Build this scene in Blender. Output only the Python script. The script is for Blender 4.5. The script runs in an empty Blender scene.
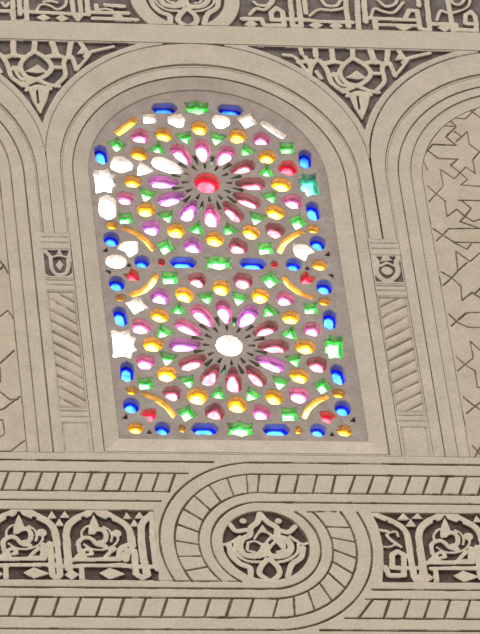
import bpy, bmesh, math, random
import numpy as np
from mathutils import Matrix, Vector
from mathutils.geometry import delaunay_2d_cdt
random.seed(5)
S = bpy.context.scene
COL = S.collection

# ------------------------------------------------------------------ camera
# The wall is the plane y = 0 (x right, z up, y into the wall); lengths below are centimetres on it.
W, H, F, DIST, Z0 = 480.0, 634.0, 5390.0, 19.0, 14.0
UP = np.array([-857, -6237, 5390.]); UP /= np.linalg.norm(UP)
RT = np.array([30300, 490, 5390.]); RT -= (RT @ UP) * UP; RT /= np.linalg.norm(RT)
NN = np.cross(RT, UP)
if NN[2] < 0: NN = -NN
ax = lambda i, s=1: Vector((s*RT[i], s*NN[i], s*UP[i]))
cam = bpy.data.objects.new('camera', bpy.data.cameras.new('camera'))
COL.objects.link(cam)
X, Y, Z = ax(0), ax(1, -1), ax(2, -1)
loc = Vector((0, 0, Z0)) + Z*DIST
cam.matrix_world = Matrix(((X.x, Y.x, Z.x, loc.x), (X.y, Y.y, Z.y, loc.y), (X.z, Y.z, Z.z, loc.z), (0, 0, 0, 1)))
cam.data.sensor_fit = 'HORIZONTAL'; cam.data.sensor_width = 36
cam.data.lens = F/W*36; cam.data.clip_end = 200
S.camera = cam

def uv(x, y, d=0.0):
    """photo pixel -> centimetres on the wall, at depth d cm into it"""
    p0 = np.array([0, 0, DIST])
    q = np.array([x-W/2, y-H/2, F]); t = ((p0 + NN*d/100) @ NN)/(q @ NN); q = q*t - p0
    return (100*float(q @ RT), 100*float(q @ UP))

# ------------------------------------------------------------------ light
# daylight outside (behind the wall, +y), soft light of the hall inside (-y)
world = bpy.data.worlds.new('world'); S.world = world; world.use_nodes = True
nt = world.node_tree; nt.nodes.clear()
tc = nt.nodes.new('ShaderNodeTexCoord'); sp = nt.nodes.new('ShaderNodeSeparateXYZ')
nt.links.new(tc.outputs['Generated'], sp.inputs[0])
mr = nt.nodes.new('ShaderNodeMapRange'); mr.inputs[1].default_value = -0.02; mr.inputs[2].default_value = 0.04
nt.links.new(sp.outputs['Y'], mr.inputs[0])
rz = nt.nodes.new('ShaderNodeMapRange'); rz.inputs[1].default_value = -0.8; rz.inputs[2].default_value = 0.8
nt.links.new(sp.outputs['Z'], rz.inputs[0])
hall = nt.nodes.new('ShaderNodeMix'); hall.data_type = 'RGBA'
hall.inputs[6].default_value = (.34, .31, .29, 1); hall.inputs[7].default_value = (1.10, 1.07, 1.03, 1)
nt.links.new(rz.outputs[0], hall.inputs[0])
sky = nt.nodes.new('ShaderNodeMix'); sky.data_type = 'RGBA'
sky.inputs[6].default_value = (10, 9.8, 9.3, 1); sky.inputs[7].default_value = (34, 35.5, 37, 1)
nt.links.new(rz.outputs[0], sky.inputs[0])
mx = nt.nodes.new('ShaderNodeMix'); mx.data_type = 'RGBA'
nt.links.new(mr.outputs[0], mx.inputs[0]); nt.links.new(hall.outputs[2], mx.inputs[6]); nt.links.new(sky.outputs[2], mx.inputs[7])
bg = nt.nodes.new('ShaderNodeBackground'); out = nt.nodes.new('ShaderNodeOutputWorld')
nt.links.new(mx.outputs[2], bg.inputs[0]); nt.links.new(bg.outputs[0], out.inputs[0])
sun = bpy.data.objects.new('hall_daylight', bpy.data.lights.new('hall_daylight', 'SUN'))
sun.data.energy = 1.08; sun.data.angle = math.radians(35); sun.data.color = (1.0, 0.97, 0.92)
sun.rotation_euler = Vector((-0.35, -0.75, 0.95)).to_track_quat('Z', 'Y').to_euler()
COL.objects.link(sun)
S.view_settings.view_transform = 'Standard'; S.view_settings.look = 'None'
S.view_settings.exposure = 0.0; S.view_settings.gamma = 1; S.view_settings.use_curve_mapping = False

# ------------------------------------------------------------------ materials
def plaster(name, c1, c2, bump=0.25, scale=9, rough=0.9, fine=60):
    m = bpy.data.materials.new(name); m.use_nodes = True; t = m.node_tree
    b = t.nodes['Principled BSDF']; b.inputs['Roughness'].default_value = rough
    b.inputs['Specular IOR Level'].default_value = 0.2
    co = t.nodes.new('ShaderNodeTexCoord')
    n1 = t.nodes.new('ShaderNodeTexNoise'); n1.inputs['Scale'].default_value = scale; n1.inputs['Detail'].default_value = 8
    n1.inputs['Roughness'].default_value = 0.65
    r = t.nodes.new('ShaderNodeValToRGB'); r.color_ramp.elements[0].position = 0.33; r.color_ramp.elements[1].position = 0.67
    r.color_ramp.elements[0].color = (*c1, 1); r.color_ramp.elements[1].color = (*c2, 1)
    n2 = t.nodes.new('ShaderNodeTexNoise'); n2.inputs['Scale'].default_value = fine; n2.inputs['Detail'].default_value = 5
    bp = t.nodes.new('ShaderNodeBump'); bp.inputs['Strength'].default_value = bump; bp.inputs['Distance'].default_value = 0.004
    for n in (n1, n2): t.links.new(co.outputs['Object'], n.inputs['Vector'])
    n3 = t.nodes.new('ShaderNodeTexNoise'); n3.inputs['Scale'].default_value = 110; n3.inputs['Detail'].default_value = 2
    mr = t.nodes.new('ShaderNodeMapRange'); mr.inputs[1].default_value = .3; mr.inputs[2].default_value = .7; mr.inputs[3].default_value = .90; mr.inputs[4].default_value = 1.08
    mm = t.nodes.new('ShaderNodeMix'); mm.data_type = 'RGBA'; mm.blend_type = 'MULTIPLY'; mm.inputs[0].default_value = 1
    t.links.new(co.outputs['Object'], n3.inputs['Vector']); t.links.new(n3.outputs['Fac'], mr.inputs[0])
    t.links.new(n1.outputs['Fac'], r.inputs[0]); t.links.new(r.outputs[0], mm.inputs[6]); t.links.new(mr.outputs[0], mm.inputs[7])
    t.links.new(mm.outputs[2], b.inputs['Base Color'])
    t.links.new(n2.outputs['Fac'], bp.inputs['Height']); t.links.new(bp.outputs[0], b.inputs['Normal'])
    return m
M = dict(
    plaster=plaster('cream_plaster', (.515, .447, .362), (.60, .527, .43)),
    pale=plaster('pale_plaster', (.535, .468, .362), (.61, .54, .43)),
    panel=plaster('panel_plaster', (.50, .43, .325), (.59, .515, .40), scale=14),
    carving=plaster('carved_plaster', (.56, .49, .38), (.68, .60, .475), scale=20),
    ground=plaster('dark_painted_ground', (.055, .036, .03), (.15, .115, .095), scale=16, bump=.5),
    ground2=plaster('grey_painted_ground', (.10, .076, .07), (.24, .20, .185), scale=16, bump=.5),
    line=plaster('brown_incised_line', (.17, .125, .085), (.32, .25, .18), scale=10, bump=.4),  # brown line paint, with some groove shade put into the colour
    faint=plaster('faint_incised_line', (.27, .22, .165), (.38, .32, .25), scale=10, bump=.4),  # lighter brown for fainter grooves, their shade partly in the colour too
    lattice=plaster('lattice_plaster', (.33, .275, .24), (.43, .365, .32), scale=20),
)
def glass(name, tint, trans):
    tint = [c**.5 for c in tint]      # the light crosses two faces of every piece
    m = bpy.data.materials.new(name); m.use_nodes = True; t = m.node_tree; t.nodes.clear()
    o = t.nodes.new('ShaderNodeOutputMaterial')
    a = t.nodes.new('ShaderNodeBsdfTransparent'); b = t.nodes.new('ShaderNodeBsdfTranslucent')
    g = t.nodes.new('ShaderNodeBsdfGlossy'); g.inputs['Roughness'].default_value = .15; g.inputs[0].default_value = (.8, .8, .8, 1)
    co = t.nodes.new('ShaderNodeTexCoord'); n = t.nodes.new('ShaderNodeTexNoise'); n.inputs['Scale'].default_value = 30
    n.inputs['Detail'].default_value = 3
    t.links.new(co.outputs['Object'], n.inputs['Vector'])
    r = t.nodes.new('ShaderNodeValToRGB'); r.color_ramp.elements[0].position = .35; r.color_ramp.elements[1].position = .65
    r.color_ramp.elements[0].color = (*[c*.5 for c in tint], 1); r.color_ramp.elements[1].color = (*tint, 1)
    t.links.new(n.outputs['Fac'], r.inputs[0])
    t.links.new(r.outputs[0], a.inputs[0]); t.links.new(r.outputs[0], b.inputs[0])
    m1 = t.nodes.new('ShaderNodeMixShader'); m1.inputs[0].default_value = 1-trans
    t.links.new(a.outputs[0], m1.inputs[1]); t.links.new(b.outputs[0], m1.inputs[2])
    m2 = t.nodes.new('ShaderNodeMixShader'); m2.inputs[0].default_value = .04
    t.links.new(m1.outputs[0], m2.inputs[1]); t.links.new(g.outputs[0], m2.inputs[2])
    t.links.new(m2.outputs[0], o.inputs[0]); return m
# name: (pale core tint, deep rim tint); overexposed centres put into the colour
GT = dict(blue=((.02, .12, 1.0), (.0003, .0006, .085)), green=((.20, .9, .22), (.007, .11, .010)), amber=((1.0, .52, .07), (.16, .060, .0014)),
          pink=((.95, .22, .48), (.075, .014, .038)), violet=((.75, .2, .8), (.055, .014, .055)), rose=((.38, .10, .12), (.032, .006, .009)),
          red=((1.0, .03, .045), (.10, .0012, .004)), clear=((1, 1, 1), (.6, .6, .62)), dark=((.03, .004, .006), (.02, .002, .003)),  # clear: tint left out where glare washes panes out to white
          teal=((.10, .8, .55), (.008, .085, .05)), dim=((.03, .06, .035), (.02, .04, .02)))
G = {k: (glass(k+'_glass', a, .5), glass(k+'_glass_rim', b, .4)) for k, (a, b) in GT.items()}

# ------------------------------------------------------------------ mesh helpers
def w3(u, v, d): return (u/100, d/100, Z0 + v/100)
def link(name, verts, faces, mats, parent=None, idx=None, smooth=False):
    me = bpy.data.meshes.new(name); me.from_pydata(verts, [], faces)
    for m in mats: me.materials.append(m)
    if idx is not None: me.polygons.foreach_set('material_index', np.array(idx, dtype=np.int32))
    if smooth: me.polygons.foreach_set('use_smooth', np.ones(len(faces), dtype=bool))
    me.update()
    o = bpy.data.objects.new(name, me); COL.objects.link(o)
    if parent: o.parent = parent; o.matrix_parent_inverse = parent.matrix_world.inverted()
    return o
def thing(name, label, cat, u, v, group=None):
    o = bpy.data.objects.new(name, None); COL.objects.link(o); o.empty_display_size = .05
    o.location = w3(u, v, 3); o.matrix_world = Matrix.Translation(w3(u, v, 3))
    o['label'] = label; o['category'] = cat
    if group: o['group'] = group
    return o
def structure(o): o['kind'] = 'structure'; return o
def slab(name, u0, u1, v0, v1, d0, d1, mat, parent=None):
    vs = [w3(u, v, d) for d in (d0, d1) for u, v in ((u0, v0), (u1, v0), (u1, v1), (u0, v1))]
    fs = [(0, 1, 2, 3), (7, 6, 5, 4), (0, 4, 5, 1), (1, 5, 6, 2), (2, 6, 7, 3), (3, 7, 4, 0)]
    return link(name, vs, fs, [mat], parent)
def plate(name, loops, d0, d1, mat, parent=None, bevel=0.0):
    """flat plate with holes (first loop outer), front at depth d0, back at d1, edges rounded by bevel"""
    cu = bpy.data.curves.new(name, 'CURVE'); cu.dimensions = '2D'; cu.fill_mode = 'BOTH'
    for lp in loops:
        s = cu.splines.new('POLY'); s.points.add(len(lp)-1); s.use_cyclic_u = True
        for p, q in zip(s.points, lp): p.co = (q[0]/100, q[1]/100, 0, 1)
    cu.extrude = (d1-d0)/200 - bevel/100; cu.bevel_depth = bevel/100; cu.bevel_resolution = 1; cu.offset = -bevel/100
    tmp = bpy.data.objects.new('tmp', cu); COL.objects.link(tmp)
    bpy.context.view_layer.update()
    me = bpy.data.meshes.new_from_object(tmp.evaluated_get(bpy.context.evaluated_depsgraph_get()))
    bpy.data.objects.remove(tmp); bpy.data.curves.remove(cu)
    me.transform(Matrix(((1, 0, 0, 0), (0, 0, -1, (d0+d1)/200), (0, 1, 0, Z0), (0, 0, 0, 1))))
    me.name = name; me.materials.clear(); me.materials.append(mat)
    o = bpy.data.objects.new(name, me); COL.objects.link(o)
    if parent: o.parent = parent; o.matrix_parent_inverse = parent.matrix_world.inverted()
    return o
def crom(pts, n=6, closed=False):
    if len(pts) < 3: return pts
    P = [np.array(p, float) for p in pts]
    P = [P[-1]]+P+[P[0], P[1]] if closed else [2*P[0]-P[1]]+P+[2*P[-1]-P[-2]]
    o = []
    for i in range(1, len(P)-2):
        a, b, c, d = P[i-1:i+3]
        for k in range(n):
            t = k/n
            o.append(tuple(.5*(2*b+(c-a)*t+(2*a-5*b+4*c-d)*t*t+(3*b-a-3*c+d)*t**3)))
    if not closed: o.append(tuple(P[-2]))
    return o

_rng = np.random.default_rng(3)
_W = [(_rng.uniform(-1, 1, 2)*k, _rng.uniform(0, 6.3), 1/k**.5) for k in (.25, .4, .7, 1.0, 1.5, 2.1) for _ in range(3)]
def wobble(U, V):
    """hand-cut unevenness of the carved edges"""
    o = 0
    for (a, b), p, w in _W: o = o + w*np.sin(a*U+b*V+p)
    return o/4.5
def components(m):
    lab = np.where(m, np.arange(m.size).reshape(m.shape)+1, 0)
    while True:
        p = np.pad(lab, 1); n = np.maximum.reduce([p[1:-1, 1:-1], p[:-2, 1:-1], p[2:, 1:-1], p[1:-1, :-2], p[1:-1, 2:]])
        # run the maximum along rows and columns quickly
        n = np.where(m, n, 0)
        if (n == lab).all(): break
        lab = n
    halo = []
    for k in np.unique(lab[lab > 0]):
        q = np.pad(lab == k, 2); h = np.zeros_like(m)
        for i in range(5):
            for j in range(5): h |= q[i:i+m.shape[0], j:j+m.shape[1]]
        halo.append(h & ((lab == k) | (lab == 0)))
    return halo
class Relief:
    """plaster of constant top height carved by adding and cutting strokes (signed distance on a fine grid)"""
    def __init__(s, u0, u1, v0, v1, cell=.3, solid=True):
        s.u = np.arange(u0, u1+cell, cell); s.v = np.arange(v0, v1+cell, cell); s.box = (u0, u1, v0, v1); s.cell = cell
        s.U, s.V = np.meshgrid(s.u, s.v); s.d = np.full(s.U.shape, -9.0 if solid else 9.0)
    def _win(s, a, m):
        i0, i1 = np.searchsorted(s.u, [a[:, 0].min()-m, a[:, 0].max()+m]); j0, j1 = np.searchsorted(s.v, [a[:, 1].min()-m, a[:, 1].max()+m])
        return slice(max(j0-1, 0), j1+1), slice(max(i0-1, 0), i1+1)
    def _line(s, pts, w):
        a = np.array(pts, float); win = s._win(a, w/2+1.2); U, V = s.U[win], s.V[win]
        d = np.full(U.shape, 9.0)
        for (x0, y0), (x1, y1) in zip(a[:-1], a[1:]):
            L = (x1-x0)**2+(y1-y0)**2+1e-9
            t = np.clip(((U-x0)*(x1-x0)+(V-y0)*(y1-y0))/L, 0, 1)
            d = np.minimum(d, np.hypot(U-x0-t*(x1-x0), V-y0-t*(y1-y0)))
        return win, d - w/2
    def _poly(s, pts):
        a = np.array(pts, float); win = s._win(a, 1.2); U, V = s.U[win], s.V[win]
        d = np.full(U.shape, 9.0); ins = np.zeros(U.shape, bool)
        for (x0, y0), (x1, y1) in zip(a, np.roll(a, -1, 0)):
            L = (x1-x0)**2+(y1-y0)**2+1e-9
            t = np.clip(((U-x0)*(x1-x0)+(V-y0)*(y1-y0))/L, 0, 1)
            d = np.minimum(d, np.hypot(U-x0-t*(x1-x0), V-y0-t*(y1-y0)))
            if y0 != y1: ins ^= ((y0 > V) != (y1 > V)) & (U < (x1-x0)*(V-y0)/(y1-y0)+x0)
        return win, np.where(ins, -d, d)
    def add(s, q): s.d[q[0]] = np.minimum(s.d[q[0]], q[1]); return s
    def cut(s, q): s.d[q[0]] = np.maximum(s.d[q[0]], -q[1]); return s
    def keep(s, q):
        f = np.full(s.d.shape, 9.0); f[q[0]] = q[1]; s.d = np.maximum(s.d, f); return s
    def line(s, pts, w, smooth=False): return s.add(s._line(crom(pts) if smooth else pts, w))
    def poly(s, pts): return s.add(s._poly(pts))
    def dot(s, p, r): return s.add(s._line([p, (p[0]+.01, p[1])], 2*r))
    def cline(s, pts, w, smooth=False): return s.cut(s._line(crom(pts) if smooth else pts, w))
    def cpoly(s, pts): return s.cut(s._poly(pts))
    def cdot(s, p, r): return s.cut(s._line([p, (p[0]+.01, p[1])], 2*r))
    def build(s, name, top, H, mat, parent=None, r=.45, rd=.12, e=.32, side=None, split=False, wob=.07, grow=0.0):
        u0, u1, v0, v1 = s.box
        rect = np.maximum(np.maximum(u0-s.U, s.U-u1), np.maximum(v0-s.V, s.V-v1)) + .05
        d = np.maximum(s.d - grow + wob*wobble(s.U, s.V), rect)
        if split:
            for k, m in enumerate(components(d < .3)):
                g = Relief.__new__(Relief); g.__dict__.update(s.__dict__); g.d = np.where(m, d, 9.0)
                if m.sum() > 25: g.build(name, top, H, mat, parent, r, rd, e, side, False, 0.0)
            return
        f = np.clip(d/r+1, 0, 1)
        z = np.where(d < 0, f*f*rd, rd+(d/e)*(H-rd)); z = top + np.minimum(z, H+.6)
        ny, nx = d.shape; keepv = d < e*1.5
        q = keepv[:-1, :-1] | keepv[1:, :-1] | keepv[:-1, 1:] | keepv[1:, 1:]
        jj, ii = np.nonzero(q); a = jj*nx+ii
        quads = np.stack([a, a+1, a+1+nx, a+nx], 1)
        used = np.unique(quads); rm = np.zeros(ny*nx, np.int64); rm[used] = np.arange(len(used)); quads = rm[quads]
        co = np.stack([s.U.ravel()[used]/100, z.ravel()[used]/100, Z0+s.V.ravel()[used]/100], 1)
        me = bpy.data.meshes.new(name); me.from_pydata(co.tolist(), [], quads.tolist())
        me.polygons.foreach_set('use_smooth', np.ones(len(quads), dtype=bool)); me.materials.append(mat)
        if side:
            me.materials.append(side); zz = z.ravel()[used][quads].max(1)
            me.polygons.foreach_set('material_index', (zz > top+rd+.3*(H-rd)).astype(np.int32))
        me.update()
        o = bpy.data.objects.new(name, me); COL.objects.link(o)
        if parent: o.parent = parent; o.matrix_parent_inverse = parent.matrix_world.inverted()
        return o
def crop(x0, y0, k, d=0.0, du=0.0, dv=0.0):
    """pixels of an enlarged crop of the photo -> wall centimetres (shifted by du, dv)"""
    def f(pts):
        r = [uv(x0+px/k, y0+py/k, d) for px, py in pts]
        return [(a+du, b+dv) for a, b in r]
    return f

# ------------------------------------------------------------------ arches
NA = 40
def upath(cu, cv, R, vb):
    p = [(cu-R, vb)] + [(cu-R, vb+(cv-vb)*t) for t in (.33, .66)]
    p += [(cu-R*math.cos(math.pi*k/NA), cv+R*math.sin(math.pi*k/NA)) for k in range(NA+1)]
    p += [(cu+R, vb+(cv-vb)*t) for t in (.66, .33)] + [(cu+R, vb)]
    return p
def loft(name, rings, mats, parent=None, closed=True):
    """rings: (cu, cv, R, bottom v, depth, material index of the face up to the next ring)"""
    vs, fs, idx = [], [], []
    for cu, cv, R, vb, d, m in rings: vs += [w3(u, v, d) for u, v in upath(cu, cv, R, vb)]
    n = len(vs)//len(rings)
    for k in range(len(rings)-1):
        for i in range(n if closed else n-1):
            j = (i+1) % n; fs.append((k*n+i, k*n+j, (k+1)*n+j, (k+1)*n+i)); idx.append(rings[k][5])
    return link(name, vs, fs, mats, parent, idx)

CW, CR, CL = -3.4, 115.9, -122.3
VB = -62.9
WALLD = 3.2      # front of the bare wall behind all the relief

# --- structure: the wall with the arched opening
structure(plate('wall_back', [[(-240, -240), (250, -240), (250, 240), (-240, 240)], upath(-3.75, 69, 44.2, -54.8)], WALLD, WALLD+22, M['plaster']))
MS = [M['plaster'], M['line'], M['line'], M['pale']]

# --- the window's moulded arch
t = thing('window_arch_surround', 'moulded plaster arch framing the stained glass window, with a sloping inner reveal', 'arch', CW, -61, None)
loft('outer_band', [(CW, 74.6, 59.52, 38.4, .75, 1), (CW, 74.6, 59.3, 38.4, .2, 0), (CW, 69.0, 54.8, 38.4, .2, 2),
                    (CW, 68.6, 54.45, 38.4, .6, 0), (CW, 68.4, 54.0, 38.4, .55, 0)], MS, t, closed=False)
loft('inner_band', [(CW, 68.3, 54.15, VB, 1.1, 1), (CW, 68.3, 53.9, VB+.3, .55, 0), (-3.7, 67.7, 50.2, -62.0, .5, 1),
                    (-3.7, 67.7, 49.95, -61.75, 1.0, 1), (-3.7, 67.7, 49.7, -61.5, .85, 0)], MS, t)
loft('reveal', [(-3.7, 67.7, 49.7, -61.5, .85, 0), (-3.75, 69, 44.2, -54.9, 2.5, 0), (-3.75, 69, 43.9, -54.5, 2.65, 0),
                (-3.75, 69, 43.85, -54.4, 5.2, 0)], MS, t)

# --- blind arches either side, each with its star panel
def blind_arch(c, cj, label, lines, mirror=True):
    t = thing('blind_arch', label, 'arch', c, -62, None)
    loft('outer_band', [(cj, 74.6, 59.52, 38.4, .75, 1), (cj, 74.6, 59.3, 38.4, .2, 0), (c, 69.0, 54.8, 38.4, .2, 2),
                        (c, 68.6, 54.45, 38.4, .6, 0), (c, 68.4, 54.0, 38.4, .55, 0)], MS, t, closed=False)
    loft('inner_band', [(c, 68.3, 54.15, VB, 1.1, 1), (c, 68.3, 53.9, VB+.3, .55, 0), (c, 67.7, 50.25, VB+.3, .5, 1),
                        (c, 67.7, 49.98, VB+.3, 1.0, 1), (c, 67.7, 49.7, VB+.3, .8, 0), (c, 68.5, 45.45, VB+.3, .7, 2),
                        (c, 68.5, 45.05, VB+.3, 1.15, 0), (c, 67.5, 41.2, VB+.3, 1.0, 1), (c, 67.5, 40.8, VB+.3, 1.5, 1)], MS, t)
    f = Relief(c-42, c+42, VB, 110, .21); g = upath(c, 67.5, 40.9, VB)
    f.keep(f._poly(g))
    for pts in lines:
        f.cline(pts, .5)
        if mirror: f.cline([(2*c-u, v) for u, v in pts], .5)
    f.build('star_panel', 1.0, .7, M['panel'], t, r=.3, rd=.1, e=.3, wob=.04, side=M['line'])
    plate('groove_bed', [upath(c, 67.5, 41.3, VB)], 1.6, WALLD, M['line'], t)
s6, s7, s8 = crop(400, 80, 5.283), crop(400, 190, 4.877), crop(400, 310, 4.227)
right = [s6(p) for p in (
    [(180, 270), (222, 230), (300, 237), (245, 290), (300, 335), (175, 330), (118, 400), (150, 470)], [(250, 190), (350, 195), (423, 120), (560, 0)],
    [(255, 195), (300, 235)], [(345, 125), (380, 155), (423, 185), (560, 260)], [(128, 345), (165, 375), (205, 405), (310, 408), (270, 440), (310, 472), (360, 515), (325, 545), (423, 552), (560, 560)],
    [(330, 290), (358, 262), (370, 330), (423, 370)], [(423, 370), (388, 410), (400, 485), (350, 450), (290, 512), (215, 462), (232, 550), (155, 634)],
    [(290, 262), (330, 290), (300, 315)], [(150, 550), (175, 575), (245, 634)], [(310, 625), (560, 632)], [(423, 370), (560, 365)])]
right += [s7(p) for p in (
    [(175, 5), (222, 45), (232, 120), (280, 85), (320, 120), (350, 80), (300, 40)], [(320, 120), (295, 145), (370, 170), (520, 230)],
    [(320, 120), (360, 145), (520, 90)], [(165, 180), (210, 210), (265, 245), (520, 250)], [(180, 240), (240, 180), (520, 176)],
    [(275, 290), (285, 385), (255, 420), (215, 455)], [(275, 290), (345, 340), (390, 300), (520, 220)], [(265, 247), (330, 280), (352, 250)],
    [(205, 390), (255, 420), (300, 460), (305, 530), (355, 490), (390, 515), (520, 580)], [(285, 385), (330, 345)],
    [(520, 583), (330, 590), (280, 630)], [(365, 500), (395, 470), (520, 400)])]
right += [s8(p) for p in (
    [(210, 10), (245, 45), (290, 65), (450, 70)], [(220, 60), (280, 5)], [(300, 125), (312, 195), (245, 250)], [(300, 125), (338, 160), (450, 240)],
    [(240, 190), (280, 225), (320, 250), (330, 320), (450, 322)], [(270, 360), (300, 385), (350, 420), (450, 470)], [(283, 430), (350, 375), (450, 360)],
    [(308, 565), (350, 612), (450, 640)], [(320, 612), (350, 560), (450, 520)])]
s9, s10 = crop(0, 330, 4.88), crop(0, 200, 4.88)
left = [s9(p) for p in ([(-150, 180), (0, 155), (72, 90)], [(-160, 440), (20, 375), (100, 315)], [(-150, 590), (55, 582), (122, 530)],
                        [(0, 290), (50, 330), (90, 330)], [(-100, 430), (15, 430), (25, 500), (-100, 560)], [(0, 175), (5, 240), (-60, 300)])]
left += [s10(p) for p in ([(-120, 420), (0, 330), (22, 312)], [(22, 312), (42, 350)], [(-120, 590), (0, 560), (40, 530)], [(40, 530), (66, 568)],
                          [(-140, 140), (-40, 60), (0, -60)], [(-150, 210), (-60, 210), (20, 312)])]
blind_arch(CR, CR, 'blank plaster arch right of the stained glass, filled with incised star strapwork', right)
blind_arch(CL+.9, CL, 'blank plaster arch at the left edge, only its banded right side in view', left)

# --- pilasters between the arches
def pilaster(u0, u1, label, sgn, motif):
    t = thing('pilaster', label, 'pilaster', (u0+u1)/2, VB, None)
    c = (u0+u1)/2
    f = Relief(u0, u1, 31.0, 38.8, .2)
    for v in (36.6, 34.0): f.cline([(u0+.6, v), (u1-.6, v)], .5)
    f.build('necking', .25, .7, M['plaster'], t, rd=.15)
    f = Relief(u0, u1, 17.2, 31.0, .2)
    f.cpoly([(u0+.5, 18.3), (u1-.5, 18.3), (u1-.5, 30.3), (u0+.5, 30.3)])
    motif(f)
    f.build('carved_square', .25, .8, M['plaster'], t, rd=.2, r=.5, e=.3, side=M['ground2'])
    slab('painted_bed', u0+.3, u1-.3, 18.0, 30.6, .95, 1.4, M['ground2'], t)
    f = Relief(u0, u1, 11.4, 17.2, .2)
    for v in (16.2, 13.9): f.cline([(u0+.6, v), (u1-.6, v)], .5)
    f.build('necking', .25, .7, M['plaster'], t, rd=.15)
    f = Relief(u0, u1, -42.9, 11.4, .2)
    f.cpoly([(u0+.3, -42.5), (u1-.3, -42.5), (u1-.3, 11.0), (u0+.3, 11.0)])
    f.build('shaft_frame', .25, .9, M['plaster'], t, rd=.15)
    f = Relief(u0+.5, u1-.5, -42.3, 10.8, .2)
    rise = 5.2
    for k in range(-1, 12):
        v = -44.5+k*5.05
        p = [(u0, v), (u1, v+rise+1.5)] if sgn > 0 else [(u0, v+rise+1.5), (u1, v)]
        if sgn < 0: p = [(u0, v+rise+2), (c, v+3.6), (u1, v-.3)]
        f.cline(p, .55, True)
    f.build('diagonal_fluting', .5, .75, M['panel'], t, r=1.1, rd=.4, e=.3, side=M['faint'], wob=.12)
    f = Relief(u0, u1, -63.0, -42.9, .2)
    for v in (-44.2, -46.9): f.cline([(u0+.4, v), (u1-.4, v)], .5)
    f.cline([(u0+(.9 if sgn < 0 else 1.2), -49.8), (u0+(.9 if sgn < 0 else 1.2), -63)], .9)
    f.cline([(u1-1.0, -49.8), (u1-1.0, -63)], .55 if sgn < 0 else .9)
    f.cline([(u0+1.2, -49.6), (u1-1, -49.6)], .45)
    f.build('base_block', .25, .6, M['plaster'], t, rd=.15)
    slab('groove_bed', u0-.3, u1+.3, -63.0, 38.9, 1.15, WALLD, M['faint'], t)
def motif_left(f):
    q = crop(30, 235, 7.93)
    f.line(q([(125, 125), (162, 170), (172, 250), (200, 298), (240, 308), (285, 295), (305, 250), (308, 180), (325, 125)]), 1.7, True)
    f.poly(q([(205, 150), (232, 105), (265, 150)])); f.line(q([(170, 170), (232, 158), (300, 172)]), 1.2, True)
    f.poly(q([(235, 190), (272, 232), (240, 285), (200, 232)]))
    f.line(q([(112, 300), (160, 330)]), 1.0); f.line(q([(345, 300), (310, 322)]), 1.0)
def motif_right(f):
    q = crop(355, 230, 6.857)
    f.line(q([(105, 165), (150, 215), (148, 285), (200, 338), (250, 338), (296, 285), (285, 215), (312, 165)]), 2.1, True)
    f.poly(q([(175, 212), (205, 150), (262, 205)]))
    f.dot(q([(222, 275)])[0], 2.1)
    f.line(q([(180, 240), (222, 222), (265, 240)]), 1.2, True)
pilaster(-68.1, -57.55, 'plaster pilaster with a carved square and downward slanting flutes, left of the stained glass', -1, motif_left)
pilaster(50.75, 61.75, 'plaster pilaster with a carved square and upward slanting flutes, right of the stained glass', 1, motif_right)

# --- plain fillet over the arches, and the wall beyond the carved field
structure(slab('trim_1', -122.2, 132, 134.15, 143.25, .0, WALLD, M['pale']))

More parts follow.
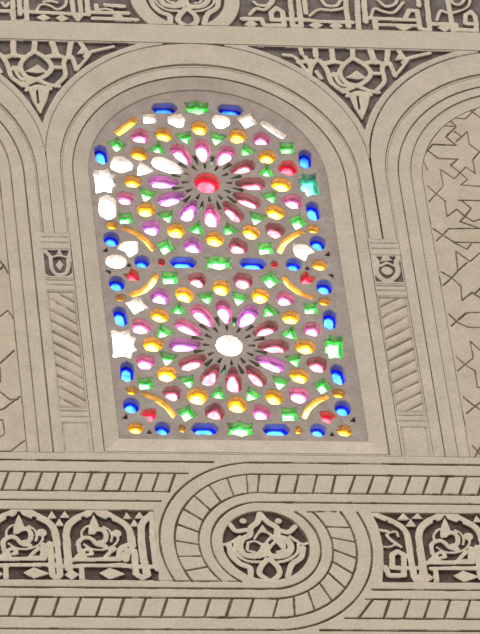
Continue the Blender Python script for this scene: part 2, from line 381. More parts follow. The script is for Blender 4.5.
# --- carved spandrels
def spandrel(c, label, shape_du, mat_g):
    t = thing('carved_spandrel', label, 'carving', c, 97, None)
    f = Relief(c-48, c+48, 78, 134.1, .25)
    arc = lambda cc, R, a0, a1, n=40: [(cc+R*math.cos(math.radians(a0+(a1-a0)*k/n)), 74.6+R*math.sin(math.radians(a0+(a1-a0)*k/n))) for k in range(n+1)]
    cl, cr = c-59.6, c+59.6
    f.keep(f._poly(arc(cl, 59.55, 90, 0) + arc(cr, 59.55, 180, 90) + [(cr, 140), (cl, 140)]))
    R = 62.2; top = 133.3; a = math.degrees(math.asin((top-74.6)/R)); b = math.degrees(math.acos(59.6/R))
    f.cpoly(arc(cl, R, a, b) + arc(cr, R, 180-b, 180-a))
    f.build('rim', .1, 1.5, M['plaster'], t, rd=.2, side=mat_g)
    g = Relief(c-48, c+48, 90, 133.6, .22, solid=False)
    q = crop(300, 40, 3.692, 0, shape_du[0], shape_du[1])
    for p, w in (([(57, 30), (60, 58)], 1.5), ([(118, 30), (122, 78)], 1.7), ([(195, 30), (195, 66)], 1.6), ([(258, 30), (278, 80)], 1.9),
                 ([(326, 30), (320, 85)], 1.6), ([(2, 28), (8, 50)], 1.3), ([(360, 30), (382, 62)], 1.5)): g.line(q(p), w)
    for p in ([(108, 82), (122, 45), (136, 82)], [(258, 82), (268, 45), (292, 82)], [(352, 72), (368, 48), (388, 68)]): g.poly(q(p))
    for p, w in (([(195, 62), (160, 92), (148, 122), (172, 155), (215, 168), (255, 185), (290, 190)], 1.5), ([(195, 62), (242, 92), (262, 122), (240, 152), (205, 168), (160, 188)], 1.5),
                 ([(36, 140), (42, 95), (68, 72), (98, 105), (118, 155), (152, 182)], 1.4), ([(62, 115), (78, 138)], 1.2), ([(282, 185), (312, 150), (305, 100), (330, 82), (352, 130)], 1.4),
                 ([(92, 84), (125, 78), (158, 84)], 1.6), ([(236, 86), (275, 78), (308, 86)], 1.6), ([(-5, 80), (42, 74)], 1.4), ([(150, 120), (118, 128)], 1.3), ([(262, 120), (300, 122)], 1.3), ([(160, 180), (185, 200)], 1.2), ([(20, 60), (40, 95)], 1.2),
                 ([(175, 205), (215, 190), (262, 200)], 1.0), ([(380, 82), (400, 66), (440, 55), (480, 46)], 1.1), ([(-60, 52), (-20, 60), (10, 95), (30, 120)], 1.1),
                 ([(352, 130), (385, 90), (400, 66)], .9), ([(125, 120), (150, 160), (185, 170)], 1.0)):
        g.line(q(p), w, True)
    g.poly(q([(184, 202), (205, 192), (258, 196), (250, 240), (230, 290), (204, 250)])); g.cline(q([(214, 208), (220, 252)]), 1.25)
    g.poly(q([(170, 136), (190, 126), (210, 112), (228, 126), (245, 138), (210, 142)]))
    g.build('arabesque', .2, 1.2, M['carving'], t, rd=.15, r=.4, e=.28, side=mat_g, grow=.26)
    lo = arc(cl, R+.6, a+1, b) + arc(cr, R+.6, 180-b, 180-a-1)
    plate('ground', [arc(cl, 60.3, 80, 12) + arc(cr, 60.3, 168, 100)], 1.35, WALLD, mat_g, t)
spandrel(56.1, 'carved openwork spandrel between the window arch and the right blank arch', (0, 0), M['ground2'])
a = uv(45.3, 112.8); b = uv(362.3, 118.5)
spandrel(-62.85, 'carved openwork spandrel between the window arch and the left blank arch', (-62.85-56.1, a[1]-b[1]), M['ground2'])

# --- lower border: two interlaced bands of slanted dashes passing round the medallion
BU, BV = -1.8, -103.1
RA, RB, RC, RD, RM = 36.5, 31.3, 23.1, 18.9, 15.0
t = thing('interlaced_border', 'plaster border of two slant-dashed bands looping round the lower carved medallion', 'border', BU, -140)
f = Relief(-122.2, 132, -146, -63.0, .23)
pl = [uv(x, y) for x, y in ((153.4, 511), (155, 530), (158, 562), (159.3, 580.3))]
pr = [uv(x, y) for x, y in ((371.7, 513), (378, 525), (383, 545), (384, 565), (382.5, 582))]
VT, VBT = -88.3, -118.7
panL = [(-121, VT)] + [(pl[0][0], VT)] + pl[1:3] + [(pl[3][0], VBT), (-121, VBT)]
panR = [(131, VT), (pr[0][0], VT)] + pr[1:4] + [(pr[4][0], VBT), (131, VBT)]
circle = lambda cu, cv, R, n=64: [(cu+R*math.cos(2*math.pi*k/n), cv+R*math.sin(2*math.pi*k/n)) for k in range(n)]
f.cpoly(panL); f.cpoly(panR); f.cpoly(circle(BU, BV, RM))
for R, w in ((RA, .64), (RB, .64), (RC, .56), (RD, .64)):
    e1 = 180+math.degrees(math.asin(min(15.9/R, .99))); e2 = math.degrees(math.asin(min(14.8/R, .99)))
    arc = lambda a0, a1: [(BU+R*math.cos(math.radians(a0+(a1-a0)*k/48)), BV+R*math.sin(math.radians(a0+(a1-a0)*k/48))) for k in range(49)]
    f.cline([(133, BV+R)] + arc(90, e1), w)
    f.cline([(-124, BV-R)] + arc(-90, e2), w)
    x = math.sqrt(max(39.3**2-R*R, 0))
    f.cline([(-124, BV+R), (BU-x-(0 if R > 30 else 0), BV+R)], w); f.cline([(BU+x, BV-R), (133, BV-R)], w)
def dash(u, sg, lean=3.9):
    f.cline([(u+lean/2, BV+(RB if sg > 0 else -RC)), (u-lean/2, BV+(RC if sg > 0 else -RB))], .78)
def run(px, py, step, stop, sg, lean):
    x = uv(px, py)[0]
    while x-step > -121: x -= step
    while x < stop: dash(x, sg, lean); x += step
run(5.4, 480, 5.75, -30, 1, 3.0)
x = uv(278, 484)[0]
while x < 131: dash(x, 1, 3.3 if x > 25 else 2.4); x += 6.5
run(12.5, 608, 7.35, -4, -1, 2.9)
x = uv(387, 609)[0]
while x < 131: dash(x, -1, 3.2); x += 6.95
dash(uv(366, 609)[0], -1, 6.0); dash(-1.5, 1, 1.5)
def adash(a, sk=2.5):
    f.cline([(BU+RB*math.cos(math.radians(a+sk)), BV+RB*math.sin(math.radians(a+sk))), (BU+RC*math.cos(math.radians(a-sk)), BV+RC*math.sin(math.radians(a-sk)))], .55)
for a in (98, 111, 124.5, 138, 151.5, 165, 178.5, 191, 203): adash(a, -1.5)
for a in (-89, -75, -61, -47, -33, -20, -7, 6, 18): adash(a, -3.0)
f.cline([(BU+16, VT), (BU+26, VT+.2)], .4)
f.cline([(BU-40, -118.9), (BU-10, -118.9)], .35)
f.build('strapwork', .0, 1.0, M['pale'], t, r=.35, rd=.12, e=.25, side=M['line'], wob=.06)
plate('groove_bed', [[(-122.1, -145.9), (131.9, -145.9), (131.9, -63.1), (-122.1, -63.1)], panL, panR, circle(BU, BV, RM)], .9, WALLD, M['line'], t)
structure(slab('trim_2', -122.2, 132, -240, -146.0, -.2, WALLD, M['pale']))

# --- carved medallions
def medallion(label, dv, du=0):
    t = thing('carved_medallion', label, 'medallion', BU+du, BV-15+dv)
    q = crop(215, 505, 4.8, 0, du, dv)
    f = Relief(BU+du-16, BU+du+16, BV+dv-16, BV+dv+16, .18, solid=False)
    for p, w in (([(216, 42), (203, 82), (172, 108), (168, 142), (132, 162), (120, 200), (142, 236), (190, 244), (228, 236), (244, 205)], 2.1),
                 ([(216, 42), (256, 82), (298, 108), (302, 148), (345, 165), (366, 200), (346, 235), (292, 246), (262, 236), (244, 205)], 2.1),
                 ([(190, 160), (215, 128), (255, 132), (290, 165), (325, 205)], .9), ([(300, 140), (262, 160), (225, 210), (200, 235)], .9),
                 ([(158, 180), (190, 172), (225, 190), (262, 238)], .9), ([(330, 180), (300, 170), (270, 195), (240, 245)], .9),
                 ([(160, 180), (158, 215), (190, 225)], .9), ([(328, 178), (332, 215), (300, 225)], .9),
                 ([(250, 262), (222, 295), (216, 330), (262, 362)], 1.9), ([(268, 262), (305, 300), (308, 335), (272, 362)], 1.9),
                 ([(72, 90), (100, 122), (150, 118)], 1.7), ([(384, 102), (355, 128), (318, 122)], 1.7),
                 ([(30, 190), (60, 185), (95, 168), (120, 150)], 1.0), ([(445, 182), (420, 186), (390, 170), (362, 150)], 1.0),
                 ([(68, 192), (82, 240), (122, 280), (168, 300), (172, 345)], 1.9), ([(424, 205), (414, 250), (370, 285), (350, 340)], 1.9),
                 ([(98, 175), (100, 225), (150, 265), (235, 272)], .9), ([(402, 180), (396, 228), (350, 262), (285, 275)], .9)):
        f.line(q(p), w, True)
    f.poly(q([(203, 128), (228, 92), (252, 128), (228, 122)])); f.dot(q([(135, 75)])[0], 1.15); f.dot(q([(305, 75)])[0], 1.1)
    for p in ((228, 205), (250, 192), (244, 215), (230, 190)): f.dot(q([p])[0], .8)
    f.keep(f._poly(circle(BU+du, BV+dv, RM+.4)))
    f.build('arabesque', .1, 1.1, M['carving'], t, rd=.12, r=.35, e=.25, side=M['ground' if dv == 0 else 'ground2'], grow=.1)
    plate('ground', [circle(BU+du, BV+dv, RM+.3)], 1.12, WALLD, M['ground' if dv == 0 else 'ground2'], t)
medallion('round carved medallion with a trefoil arabesque below the stained glass window', 0)
medallion('round carved medallion cut off by the top edge, above the window arch', 157.9-BV, -4.3-BU)

# --- carved inscription friezes
def frieze_unit(letter, leaf, dia, du, dv, first=True):
    """one arch of the knotted inscription with its leaf scroll"""
    a, b = crop(55, 500, 6.857, 0, du, dv), crop(100, 500, 6.857, 0, du, dv)
    L = lambda q, p, w, sm=False: letter.line(q(p), w, sm)
    L(a, [(97, 470), (82, 300), (78, 225), (98, 165), (150, 122), (215, 95), (262, 60)], 2.35, True)
    L(a, [(262, 60), (300, 85), (345, 105), (400, 120)], 2.3, True)
    L(b, [(20, 78), (100, 122), (165, 160), (205, 215), (222, 310)], 2.35, True)
    for p in ((198, 125), (372, 130)): letter.cdot(a([p])[0], 1.1)
    letter.cline(a([(238, 175), (250, 120), (266, 85), (285, 110), (318, 165)]), 1.0, True)
    L(a, [(125, 408), (440, 402)], 1.35); L(a, [(150, 448), (480, 445)], 1.2); L(a, [(182, 448), (186, 548)], 1.5)
    if first:
        L(b, [(75, 402), (128, 395), (140, 335), (185, 308), (230, 300)], 1.5, True)
        L(b, [(178, 405), (190, 345), (238, 348), (248, 505), (290, 532), (330, 510), (318, 450)], 1.75, False)
    else:
        L(b, [(222, 305), (238, 430), (246, 512), (220, 540), (190, 512), (180, 360), (172, 300)], 1.7, False)
        L(b, [(75, 402), (132, 400), (128, 310)], 1.8)
    L(b, [(160, 450), (250, 452)], 1.2); L(b, [(200, 452), (400, 458)], 1.25)
    f = leaf
    f.poly(a([(266, 98), (284, 130), (300, 172), (305, 200), (270, 232), (232, 235), (232, 190), (246, 140)]))
    f.line(a([(285, 200), (325, 200), (352, 235), (340, 280), (305, 288)]), 1.75, True)
    f.line(a([(168, 345), (163, 285), (205, 255), (250, 262), (290, 300), (345, 312)]), 1.7, True)
    f.line(a([(200, 300), (255, 332), (330, 336), (398, 312), (432, 270), (428, 235)]), .85, True)
    f.cdot(a([(290, 246)])[0], .8)
    f.line(a([(185, 255), (184, 215), (210, 182), (236, 172)]), .8, True)
    f.line(a([(335, 180), (375, 205), (392, 245), (385, 280)]), .8, True)
    f.dot(a([(425, 225)])[0], 1.7)
    f.line(a([(135, 402), (190, 350), (232, 335), (255, 365), (230, 370)]), 1.4, True); f.poly(a([(135, 400), (205, 345), (230, 400)]))
    f.line(a([(345, 392), (378, 355), (410, 330)]), 1.4, True)
    for p in ([(75, 510), (115, 478), (160, 510), (115, 543)], [(308, 500), (375, 468), (472, 505), (375, 538)]): dia.poly(a(p))
    for p in ([(158, 126), (182, 82), (212, 126)], [(240, 122), (270, 82), (302, 122)], [(208, 176), (235, 132), (262, 176)]): dia.poly(b(p))
T = uv(94.4, 512)[0] - uv(19.5, 512)[0]
def frieze(label, region, spans, v0, v1, partial, ground, u, vg):
    t = thing('inscription_frieze', label, 'frieze', u, vg)
    u0, u1 = spans
    R = [Relief(u0, u1, v0, v1, .22, solid=False) for _ in range(3)]
    partial(*R)
    for f in R: f.keep(f._poly(region))
    R[0].build('inscription', .1, 1.15, M['carving'], t, rd=.12, r=.35, e=.25, side=M[ground], grow=.25 if ground == 'ground' else .34)
    if (R[1].d < 0).any(): R[1].build('leaf_scroll', .2, 1.05, M['carving'], t, rd=.15, r=.4, e=.25, side=M[ground], split=True, grow=.08)
    if (R[2].d < 0).any(): R[2].build('diamond_ornament', .12, 1.1, M['carving'], t, rd=.12, r=.35, e=.25, side=M[ground], split=True, grow=.3)
    plate('ground', [region], 1.15, WALLD, M[ground], t)
def low_left(l, f, d):
    for k in (0, 1, 2): frieze_unit(l, f, d, -k*T, 0, k == 0)
    b = crop(100, 500, 6.857)
    l.line(b([(352, 95), (290, 160), (285, 250), (300, 400), (322, 500)]), 2.2, True)
    l.line(b([(400, 90), (365, 130), (362, 250), (385, 430), (395, 470)]), 1.8, True)
def low_right(l, f, d):
    a = uv(445, 514)[0] - uv(94.4, 512)[0]
    frieze_unit(l, f, d, a, 0, False); frieze_unit(l, f, d, a+T, 0, False); frieze_unit(l, f, d, a+2*T, 0, False)
    q = crop(365, 505, 7.287)
    l.line(q([(40, 50), (120, 85), (215, 125), (285, 175), (318, 260), (342, 440), (372, 540), (410, 545), (425, 470)]), 1.95, True)
    l.cdot(q([(158, 115)])[0], .6)
    for p in ([(240, 102), (280, 58), (320, 102)], [(345, 95), (385, 58), (415, 95)], [(300, 152), (335, 105), (370, 152)]): d.poly(q(p))
    f.line(q([(75, 160), (110, 178), (165, 188)]), 1.2, True); f.line(q([(160, 215), (190, 250), (262, 300)]), 1.3, True); f.line(q([(175, 200), (225, 190), (245, 225)]), .9, True)
    f.line(q([(140, 300), (185, 300), (225, 285)]), .8, True)
    l.line(q([(150, 452), (175, 510), (285, 510), (285, 360), (240, 335), (198, 360), (200, 452), (275, 458)]), 1.6)
    l.line(q([(300, 455), (437, 458)]), 1.2)
frieze('dark-ground knotted inscription frieze at the lower left, two leafy arches long in view', panL, (-122, -38), VBT, VT, low_left, 'ground', -80, VBT)
frieze('dark-ground knotted inscription frieze at the lower right, beside the looped border', panR, (34, 131.5), VBT, VT, low_right, 'ground', 80, VBT)

UM, VM = -4.3, 157.9
ring = lambda a0, a1: [(UM+20.6*math.cos(math.radians(a0+(a1-a0)*k/20)), VM+20.6*math.sin(math.radians(a0+(a1-a0)*k/20))) for k in range(21)]
V0, V1 = 143.3, 173
s0 = math.degrees(math.asin((V0+.2-VM)/20.6)); s1 = math.degrees(math.asin((V1-VM)/20.6))
topR = ring(s0, s1) + [(131.5, V1), (131.5, V0)]
topL = [(-122, V0), (-122, V1)] + ring(180-s1, 180-s0)
def up_right(l, f, d):
    q, r = crop(235, 0, 4), crop(355, 0, 3.84)
    def part(q, r, du=0):
        L = lambda c, p, w, s=False: l.line([(a+du, b) for a, b in c(p)], w, s)
        E = lambda c, p, w, s=False: f.line([(a+du, b) for a, b in c(p)], w, s)
        D = lambda c, p: d.poly([(a+du, b) for a, b in c(p)])
        L(q, [(195, 72), (190, 45), (165, 30), (145, 48), (148, 78), (195, 78), (198, 100), (118, 100), (105, 74), (30, 74)], 1.35)
        L(q, [(215, -60), (232, 104), (266, 104), (246, -60)], 1.35); L(q, [(198, 74), (300, 79), (330, 84), (470, 88)], 1.15)
        D(q, [(40, 96), (65, 80), (90, 96), (65, 112)]); D(q, [(298, 99), (325, 86), (352, 99), (325, 114)]); D(q, [(382, 102), (405, 88), (428, 102), (405, 118)])
        E(q, [(60, 55), (85, 32), (120, 36), (150, 10), (160, -20)], 1.3, True); E(q, [(75, 5), (95, 18), (130, 18), (150, -5)], 1.2, True)
        E(q, [(300, 60), (335, 36), (390, 38), (440, 25), (450, -20)], 1.2, True); E(q, [(345, -5), (365, 18), (405, 20), (428, -8)], 1.3, True)
        L(q, [(440, -60), (446, 40), (455, 105)], 1.3); L(q, [(270, -60), (285, 50)], 1.2)
        L(r, [(30, -60), (42, 82)], 1.5); L(r, [(5, -60), (15, 110)], 1.4); L(r, [(58, 68), (235, 76)], 1.15); L(r, [(78, 80), (82, 118)], 1.6)
        L(r, [(78, 93), (245, 97)], .9); D(r, [(160, 103), (190, 92), (217, 103), (190, 115)])
        L(r, [(195, 66), (208, 38), (240, 40), (250, 108), (288, 116), (270, -60)], 1.35); L(r, [(240, -60), (246, 20)], 1.2)
        L(r, [(290, 90), (388, 92), (392, 112), (468, 116), (462, 62), (445, 42), (425, 56), (424, 88), (466, 92)], 1.35)
        D(r, [(320, 105), (345, 94), (372, 105), (345, 119)])
        E(r, [(62, 62), (75, 30), (110, 42), (150, 45), (185, 8)], 1.2, True); E(r, [(90, 0), (120, 22), (155, 12), (165, -20)], 1.2, True)
        E(r, [(315, 75), (330, 40), (360, 48), (400, 40), (435, 22), (445, -20)], 1.2, True); E(r, [(365, -20), (378, 10), (405, 14), (425, -10)], 1.3, True)
    part(q, r)
    for x in (96, 118): l.line([(x, 144), (x, 173)], 1.3)
def up_left(l, f, d):
    q = crop(0, 0, 4.364)
    for p, w in (([(-250, 46), (50, 46), (62, 92), (88, 92), (118, 88), (112, -90)], 1.2), ([(50, -90), (60, 70)], 1.2), ([(80, -90), (88, 60)], 1.2), ([(100, 48), (382, 62)], 1.1),
                 ([(300, -90), (324, 62), (340, 84), (356, 64), (338, -90)], 1.2), ([(372, -90), (386, 62)], 1.4), ([(400, 52), (560, 56)], 1.1), ([(405, 78), (600, 84)], 1.1), ([(460, 20), (540, 26)], 1.1),
                 ([(-250, 80), (-20, 84)], 1.2), ([(-60, -90), (-50, 46)], 1.2), ([(420, 20), (426, 52)], 1.2)): l.line(q(p), w)
    for p in ([(162, 75), (190, 62), (218, 76), (190, 89)], [(246, 77), (270, 65), (298, 79), (270, 91)], [(495, 68), (515, 60), (535, 70), (515, 78)]): d.poly(q(p))
    for p, w in (([(160, 44), (178, 18), (215, 20), (250, 38), (285, 20), (292, -20)], 1.1), ([(190, 5), (220, 2), (250, 8)], 1.1), ([(10, 10), (25, 25), (40, 10)], 1.2), ([(430, 40), (460, 36), (490, 42)], 1.0)): f.line(q(p), w, True)
frieze('knotted inscription frieze along the top edge, right of the upper medallion', topR, (UM+10, 131.5), V0, V1, up_right, 'ground2', 60, V0)
frieze('worn knotted inscription frieze along the top edge, left of the upper medallion', topL, (-122, UM-10), V0, V1, up_left, 'ground2', -60, V0)
inner = ring(s1, s0) + list(reversed(ring(180-s1, 180-s0)))[::-1]
rl = [(x, y) for x, y in ring(s0, s1)] + [(x, y) for x, y in ring(180-s1, 180-s0)]
structure(plate('trim_3', [rl, circle(UM, VM, 15.0)], 0.0, WALLD, M['pale']))
structure(slab('trim_4', -122, 131.5, V1, 240, 0, WALLD, M['pale']))

# ------------------------------------------------------------------ stained glass
TD, TT = 3.0, 3.0      # front depth and thickness of the plaster lattice
win = thing('stained_glass_window', 'arched window of multicoloured glass set in a plaster lattice of two rosettes', 'window', -4, -54)
win['group'] = ''; del win['group']
pieces = []      # (colour, outline)
def rot(pts, a, c):
    ca, sa = math.cos(a), math.sin(a); return [(c[0]+x*ca-y*sa, c[1]+x*sa+y*ca) for x, y in pts]
def soften(p, n=3, k=.2):
    """round the corners of a polygon"""
    o = []
    for i in range(len(p)):
        a, b, c = p[i-1], p[i], p[(i+1) % len(p)]
        s = (b[0]+(a[0]-b[0])*k, b[1]+(a[1]-b[1])*k); e = (b[0]+(c[0]-b[0])*k, b[1]+(c[1]-b[1])*k)
        for j in range(n):
            t = j/(n-1); o.append(((1-t)**2*s[0]+2*t*(1-t)*b[0]+t*t*e[0], (1-t)**2*s[1]+2*t*(1-t)*b[1]+t*t*e[1]))
    return o
def ell(a, b, n=14): return [(a*math.cos(2*math.pi*k/n), b*math.sin(2*math.pi*k/n)) for k in range(n)]
PETAL = [(-5.4, -.9), (-5.4, .9), (-1.2, 2.75), (3.4, 2.75), (5.2, 1.1), (5.2, -1.1), (3.4, -2.75), (-1.2, -2.75)]
HEX = [(-3.3, -1.2), (-3.3, 1.2), (-.8, 3.1), (2.2, 2.7), (3.3, 0.9), (3.3, -.9), (2.2, -2.7), (-.8, -3.1)]
PINK = [(-3.3, -1.0), (-3.3, 1.0), (-.3, 3.3), (2.6, 2.6), (3.2, 0), (2.6, -2.6), (-.3, -3.3)]
def star(n, R, r, ph=0): return [((R if k % 2 == 0 else r)*math.cos(ph+math.pi*k/n), (R if k % 2 == 0 else r)*math.sin(ph+math.pi*k/n)) for k in range(2*n)]
TRI = star(3, 3.5, 1.75, math.pi)
def put(col, pts, r, adeg, C, turn=0, k=.2, own=0):
    a = math.radians(adeg); c = (C[0]+r*math.cos(a), C[1]+r*math.sin(a))
    j = random.uniform(-.08, .08); s = random.uniform(.92, 1.06) * (1.34 if col == 'clear' else 1.16 if col == 'green' else 1.1)  # clear pieces enlarged to stand in for spreading glare
    pieces.append((col, soften(rot([(x*s, y*s) for x, y in pts], (a if not own else 0)+math.radians(turn)+j, c), k=k), c))
def at(col, pts, x, y, C, turn=0, k=.2):
    if col == 'clear': pts = [(a*1.35, b*1.35) for a, b in pts]  # widened likewise for the glare
    c = (C[0]+x, C[1]+y); pieces.append((col, soften(rot(pts, math.radians(turn)+random.uniform(-.04, .04), c), k=k), c))
def cell(C, ex, centre, top):
    ok = lambda x, y, m: (not top) or y < 5 or math.hypot(x-.85, y-1.7)+m < 43.0
    E = lambda kind, i, dflt: ex.get((kind, i), dflt)
    pieces.append((centre, [(C[0]+x, C[1]+y) for x, y in ell(4.8, 4.8, 24)], C))
    for i in range(12):
        a = 30*i
        put(E('petal', i, 'pink'), PETAL, 15.9, a, C)
        put('dim', [(-1.1, -.2), (-1.1, .2), (1.2, .6), (1.2, -.6)], 8.0, a, C)
        put('dim', [(-2.2, -.2), (-2.2, .2), (1.8, .9), (1.8, -.9)], 11.6, a+15, C)
        put(E('green', i, 'green'), TRI, 23.3, a+15, C, k=.2)
        put(E('amber', i, 'amber'), HEX, 27.1, a, C)
        put(E('pink2', i, 'pink'), PINK, 31.6, a+15, C)
        if i % 3:
            x, y = 36.2*math.cos(math.radians(a)), 36.2*math.sin(math.radians(a))
            if ok(x, y, 2): put(E('green2', i, 'green'), star(4, 3.6, 2.2, .3), 36.2, a, C, k=.2)
    S8 = [(-3.2, -2.2), (-1.6, -2.7), (-1.4, -4.8), (.6, -3.9), (3.2, -4.8), (2.9, -1.6), (2.9, 1.6), (3.2, 4.8), (.6, 3.9), (-1.4, 4.8), (-1.6, 2.7), (-3.2, 2.2), (-2.2, 0)]
    BL = [(-4.9, 0), (-3.2, 2.4), (3.2, 2.4), (4.9, 0), (3.2, -2.4), (-3.2, -2.4)]
    for sx in (1, -1):
        put(E('star', 0 if sx > 0 else 6, 'green'), S8, 37.3, 0 if sx > 0 else 180, C, k=.15)
        for sy in (1, -1):
            n = (sx, sy)
            if ok(37.4*sx, 12.7*sy, 2.4): at(E('bluev', n, 'blue'), BL, 37.5*sx, 12.8*sy, C, 90-5*sx*sy)
            x, y = 37.4*sx, 28.3*sy
            bar = [(33.2*sx, 22.6*sy), (28.4*sx, 25.0*sy), (25.0*sx, 28.4*sy), (22.6*sx, 33.2*sy)]
            if top and sy > 0: bar = [(31.6*sx, 22.8*sy), (27.6*sx, 26.6*sy), (22.6*sx, 31.8*sy)]
            w = 1.25 if not (top and sy > 0) else 1.75
            o1 = [(p[0]+w*.707*sx, p[1]+w*.707*sy) for p in bar]; o2 = [(p[0]-w*.707*sx, p[1]-w*.707*sy) for p in bar][::-1]
            pp = [(C[0]+a, C[1]+b) for a, b in (o1+o2)]
            if sx*sy > 0: pp = pp[::-1]
            pieces.append((E('bar', n, 'amber'), soften(pp, k=.2), (C[0]+28*sx, C[1]+28*sy)))
            if top and sy > 0: continue
            at(E('rblue', n, 'blue'), ell(3.0, 3.5), x, y, C)
            at(E('red', n, 'red'), rot([(-3.6, 0), (-.5, 2.6), (2.8, 2.2), (1.6, 0), (2.8, -2.2), (-.5, -2.6)], math.atan2(sy, sx), (0, 0)), 31.4*sx, 32.2*sy, C)
            at('amber', ell(2.5, 2.0, 10), 36.6*sx, 21.5*sy, C)
            at('dark', [(-1.2, -1), (1, -1.2), (.9, 1.2)], 40.2*sx, 33.4*sy, C, 90 if sy > 0 else 0)
C1, C2 = (-4.5, -10.6), (-4.55, 67.0)
cell(C1, {('star', 6): 'clear', ('green2', 5): 'clear', ('petal', 0): 'rose', ('petal', 11): 'violet', ('petal', 10): 'rose', ('petal', 8): 'rose', ('petal', 9): 'rose',
          ('petal', 2): 'violet', ('petal', 7): 'rose', ('petal', 1): 'rose', ('petal', 5): 'pink', ('petal', 6): 'violet', ('pink2', 11): 'rose', ('pink2', 7): 'rose',
          ('pink2', 8): 'rose', ('pink2', 5): 'pink', ('pink2', 3): 'rose', ('pink2', 2): 'rose', ('pink2', 9): 'pink', ('pink2', 4): 'violet', ('pink2', 1): 'pink',
          ('star', 0): 'green', ('red', (-1, 1)): 'red'}, 'clear', False)
cell(C2, {('star', 6): 'clear', ('bluev', (-1, -1)): 'clear', ('star', 0): 'teal', ('pink2', 2): 'clear', ('pink2', 3): 'clear', ('green2', 2): 'clear', ('green2', 4): 'clear',
          ('bar', (1, 1)): 'clear', ('pink2', 5): 'clear', ('petal', 5): 'clear', ('green', 5): 'clear', ('pink2', 0): 'red', ('petal', 0): 'rose', ('petal', 1): 'rose',
          ('petal', 11): 'rose', ('petal', 10): 'rose', ('petal', 7): 'violet', ('petal', 8): 'violet', ('petal', 6): 'violet', ('red', (-1, -1)): 'clear', ('red', (1, -1)): 'clear',
          ('pink2', 10): 'rose', ('pink2', 9): 'rose', ('pink2', 8): 'violet', ('pink2', 7): 'violet', ('green2', 5): 'green'}, 'red', True)
S8H = [(-4.8, -2.8), (-2.6, -2.2), (0, -3.2), (2.6, -2.2), (4.8, -2.8), (3.9, 0), (4.8, 2.8), (2.2, 2.4), (0, 3.8), (-2.2, 2.4), (-4.8, 2.8), (-3.9, 0)]
BLH = [(-5.1, 0), (-3.4, 2.5), (3.4, 2.5), (5.1, 0), (3.4, -2.5), (-3.4, -2.5)]
VMID = (C1[1]+C2[1])/2
for v, kind in ((VMID, 'mid'), (C1[1]-38.5, 'low'), (C2[1]+37.2, 'top')):
    at('green', S8H, 0, 0, (C1[0], v), k=.15)
    for sx in (1, -1):
        at('blue', BLH, 12.6*sx if kind != 'top' else 12.2*sx, 0, (C1[0], v-(0 if kind != 'top' else .6)), -4*sx if kind == 'top' else 0)
        if kind == 'top': continue
        at('blue', ell(2.9, 2.9), 27.4*sx, 0, (C1[0], v)); 
        at(('clear' if sx < 0 else 'amber') if kind == 'mid' else 'amber', ell(2.9, 2.5, 12), 36.8*sx, 0, (C1[0], v))
        at('red' if kind == 'mid' else 'amber', ell(1.4, 1.7, 8), 20.4*sx, 0, (C1[0], v))
        at('dark', [(-1.1, -1), (1.1, -1), (0, 1)], 32.2*sx, -1.6, (C1[0], v))
# keep a web of plaster between neighbouring pieces
def inside(p, poly):
    r = False
    for (x0, y0), (x1, y1) in zip(poly, poly[1:]+poly[:1]):
        if (y0 > p[1]) != (y1 > p[1]) and p[0] < (x1-x0)*(p[1]-y0)/(y1-y0)+x0: r = not r
    return r
for _ in range(12):
    bad = set(); ar = [np.array(p) for _, p, _ in pieces]
    for i in range(len(pieces)):
        for j in range(i):
            if np.abs(ar[i].mean(0)-ar[j].mean(0)).max() > 16: continue
            d = np.hypot(*(ar[i][:, None]-ar[j][None]).transpose(2, 0, 1)).min()
            if d < .6 or any(inside(q, pieces[j][1]) for q in pieces[i][1]) or any(inside(q, pieces[i][1]) for q in pieces[j][1]): bad |= {i, j}
    if not bad: break
    for i in bad:
        if pieces[i][0] == 'clear' and _ < 2 or pieces[i][0] == 'blue' and _ < 9: continue
        m = ar[i].mean(0); pieces[i] = (pieces[i][0], [tuple(m+(q-m)*.95) for q in ar[i]], pieces[i][2])
edge = upath(-3.75, 69, 44.0, -54.6)
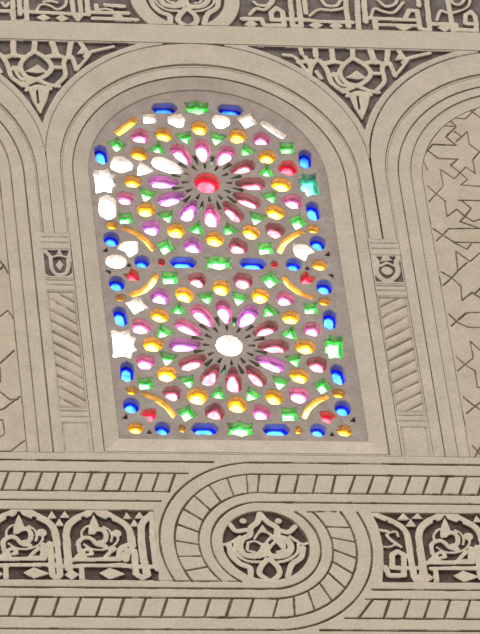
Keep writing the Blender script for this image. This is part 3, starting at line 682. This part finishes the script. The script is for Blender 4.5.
def lattice():
    def grow(p, g):
        cx = sum(a for a, _ in p)/len(p); cy = sum(b for _, b in p)/len(p)
        return [(cx+(a-cx)*(1+g/math.hypot(a-cx, b-cy)), cy+(b-cy)*(1+g/math.hypot(a-cx, b-cy))) for a, b in p]
    big = [grow(p, .18) for _, p, _ in pieces]
    loops = [edge] + big; vs = []; es = []
    for lp in loops:
        k = len(vs); vs += [Vector(q) for q in lp]; es += [(k+i, k+(i+1) % len(lp)) for i in range(len(lp))]
    r = delaunay_2d_cdt(vs, es, [], 0, 1e-4)
    V = [w3(q.x, q.y, TD) for q in r[0]]; nb = len(V); V += [w3(q.x, q.y, TD+TT) for q in r[0]]; Fc = []
    bb = [(min(a for a, _ in p), max(a for a, _ in p), min(b for _, b in p), max(b for _, b in p), p) for p in big]
    for f in r[2]:
        c = (sum(r[0][i].x for i in f)/len(f), sum(r[0][i].y for i in f)/len(f))
        if not inside(c, edge) or any(x0 < c[0] < x1 and y0 < c[1] < y1 and inside(c, p) for x0, x1, y0, y1, p in bb): continue
        Fc.append(tuple(f)); Fc.append(tuple(nb+i for i in reversed(f)))
    for (_, p, _), g in zip(pieces, big):
        k = len(V); n = len(p)
        V += [w3(a, b, TD) for a, b in g] + [w3(a, b, TD+.2) for a, b in p] + [w3(a, b, TD+TT) for a, b in p]
        for l in (0, n): Fc += [(k+l+i, k+l+(i+1) % n, k+l+n+(i+1) % n, k+l+n+i) for i in range(n)]
    k = len(V); n = len(edge); V += [w3(a, b, d) for d in (TD, TD+TT) for a, b in edge]
    Fc += [(k+i, k+(i+1) % n, k+n+(i+1) % n, k+n+i) for i in range(n)]
    link('lattice', V, Fc, [M['lattice']], win)
lattice()
GD = TD+TT
for col, p, c in pieces:
    n = len(p); cx = sum(a for a, _ in p)/n; cy = sum(b for _, b in p)/n
    R = max(math.hypot(a-cx, b-cy) for a, b in p); g = 1+.35/R
    k = .66 if col != 'clear' else .85
    if col == 'amber' and R > 5: k = .96
    o = [(cx+(a-cx)*g, cy+(b-cy)*g) for a, b in p]
    m = [(cx+(a-cx)*k, cy+(b-cy)*k) for a, b in p]
    vs = [w3(a, b, GD+.02) for a, b in o] + [w3(a, b, GD-.16) for a, b in m] + [w3(a, b, GD+.45) for a, b in o] + [w3(a, b, GD+.5) for a, b in m]
    nx = lambda i: (i+1) % n
    fs = [(i, nx(i), n+nx(i), n+i) for i in range(n)] + [(nx(i), i, 2*n+i, 2*n+nx(i)) for i in range(n)] + [(2*n+i, 3*n+i, 3*n+nx(i), 2*n+nx(i)) for i in range(n)]
    idx = [1]*len(fs) + [0, 0]; fs += [tuple(range(n, 2*n)), tuple(range(4*n-1, 3*n-1, -1))]
    o = link({'dim': 'green', 'dark': 'red', 'rose': 'red', 'teal': 'green'}.get(col, col)+'_glass', vs, fs, list(G[col]), win, idx)
    if col in ('teal', 'dark', 'rose'): o['label'] = {'teal': 'aqua glass star', 'dark': 'tiny dark red glass chip', 'rose': 'deep rose glass'}[col]
